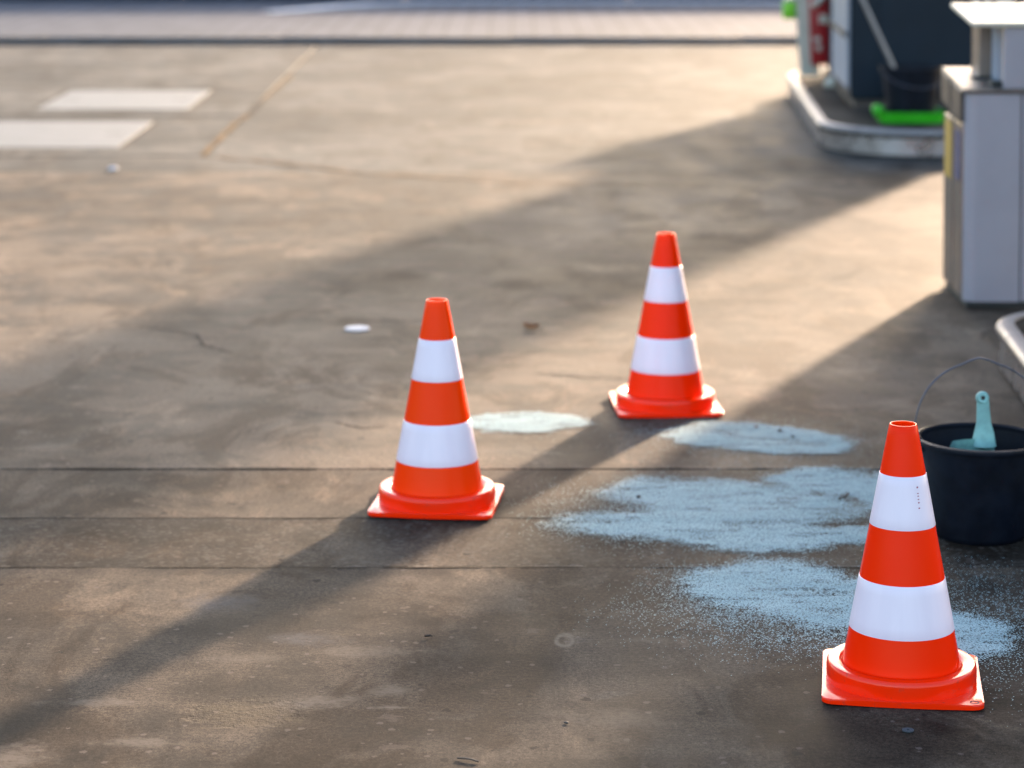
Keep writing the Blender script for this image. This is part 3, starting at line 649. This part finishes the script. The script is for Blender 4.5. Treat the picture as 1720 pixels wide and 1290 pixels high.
# ------------------------------------------------------------------ small litter on the ground
t = obj('white_disc', lathe([(0, 0.001), (0.042, 0.001), (0.042, 0.004), (0.040, 0.006), (0, 0.0065)], 32), M['white_paint'], None, 40, (-0.525, 8.515, 0)); tag(t, 'flat white round disc on the concrete behind the left cone', 'disc')
def leaf(label, loc, L, W, rz, mat, curl=0.25):
    bm = bmesh.new(); rows = []
    for i in range(9):
        f = i / 8; w = W * math.sin(math.pi * (0.06 + 0.92 * f)) ** 0.8 * (1 + 0.2 * math.sin(9 * f)); row = []
        for k in range(5):
            g = -1 + k / 2; row.append(bm.verts.new(((f - .5) * L, g * w / 2, 0.002 + curl * L * (f - .5) ** 2 + curl * W * 0.6 * abs(g) ** 2)))
        rows.append(row)
    for a, b in zip(rows, rows[1:]):
        for k in range(4): bm.faces.new((a[k], a[k + 1], b[k + 1], b[k]))
    bmesh.ops.solidify(bm, geom=bm.faces[:], thickness=0.0008)
    t = thing('dry_leaf', label, 'leaf', loc, rz)
    obj('leaf_blade', bm, mat, t, True)
    obj('leaf_stalk', tube([(L * 0.45, 0, 0.004), (L * 0.62, L * 0.05, 0.003), (L * 0.78, L * 0.03, 0.0025)], 0.0012, 6), M['twig'], t, True)
leaf('curled brown leaf on the shaded concrete between the two far cones', (0.065, 8.515, 0.001), 0.055, 0.04, R(-20), M['leaf'], 0.5)
leaf('small dark leaf on the concrete below the left cone', (-0.173, 5.113, 0.001), 0.014, 0.012, R(15), M['twig'], 0.4)
def pebble(label, loc, r, mat, seed):
    bm = bmesh.new(); bmesh.ops.create_icosphere(bm, subdivisions=2, radius=r)
    for v in bm.verts: v.co *= 1 + 0.5 * (mnoise.noise(v.co / r * 0.9 + Vector((seed, 0, 0)))); v.co.z = v.co.z * 0.5 + r * 0.4
    tag(obj('pebble', bm, mat, None, True, loc), label, 'pebble', 'crumbs on the ground')
pebble('small whitish crumb on the far concrete below the shaft covers', (-2.037, 12.855, 0.002), 0.026, M['white_paint'], 1)
pebble('dark green crumb on the powder in front of the farthest cone', (0.745, 6.97, 0.004), 0.007, M['twig'], 2)
pebble('dark crumb at the right of the powder before the farthest cone', (0.775, 6.90, 0.004), 0.005, M['twig'], 3)
pebble('brown crumb at the top of the powder before the farthest cone', (0.685, 7.02, 0.004), 0.005, M['leaf'], 4)
pebble('dark crumb at the left of the large powder patch', (0.315, 6.24, 0.004), 0.006, M['twig'], 5)
pebble('tiny dark crumb at the bottom of the large powder patch', (0.26, 5.83, 0.004), 0.005, M['twig'], 6)
pebble('tiny dark crumb on the concrete near the bottom centre', (0.10, 4.60, 0.001), 0.004, M['twig'], 8)
def twig(label, loc, pts, r):
    t = thing('twig', label, 'twig', loc)
    obj('stem', tube(pts, r, 7), M['twig'], t, True)
    if len(pts) < 4: obj('side_shoot', tube([pts[1], (pts[1][0] + 0.006, pts[1][1] + 0.02, pts[1][2] + 0.004)], r * 0.7, 6), M['twig'], t, True)
twig('dark twig lying on the concrete at the bottom edge', (-0.079, 4.408, 0.002), [(-0.018, 0.006, 0.001), (-0.005, 0.002, 0.002), (0.008, -0.004, 0.002), (0.02, -0.012, 0.001)], 0.0016)
twig('thin twig lying on the large powder patch', (0.83, 6.23, 0.005), [(-0.018, -0.01, 0.001), (0.0, 0.0, 0.003), (0.012, 0.03, 0.006)], 0.0022)
t = obj('washer', lathe([(0.003, 0.001), (0.011, 0.001), (0.011, 0.003), (0.003, 0.003)], 24, True), M['kerbstone'], None, 30, (0.726, 4.561, 0)); tag(t, 'small round metal washer on the ground below the largest cone', 'washer')
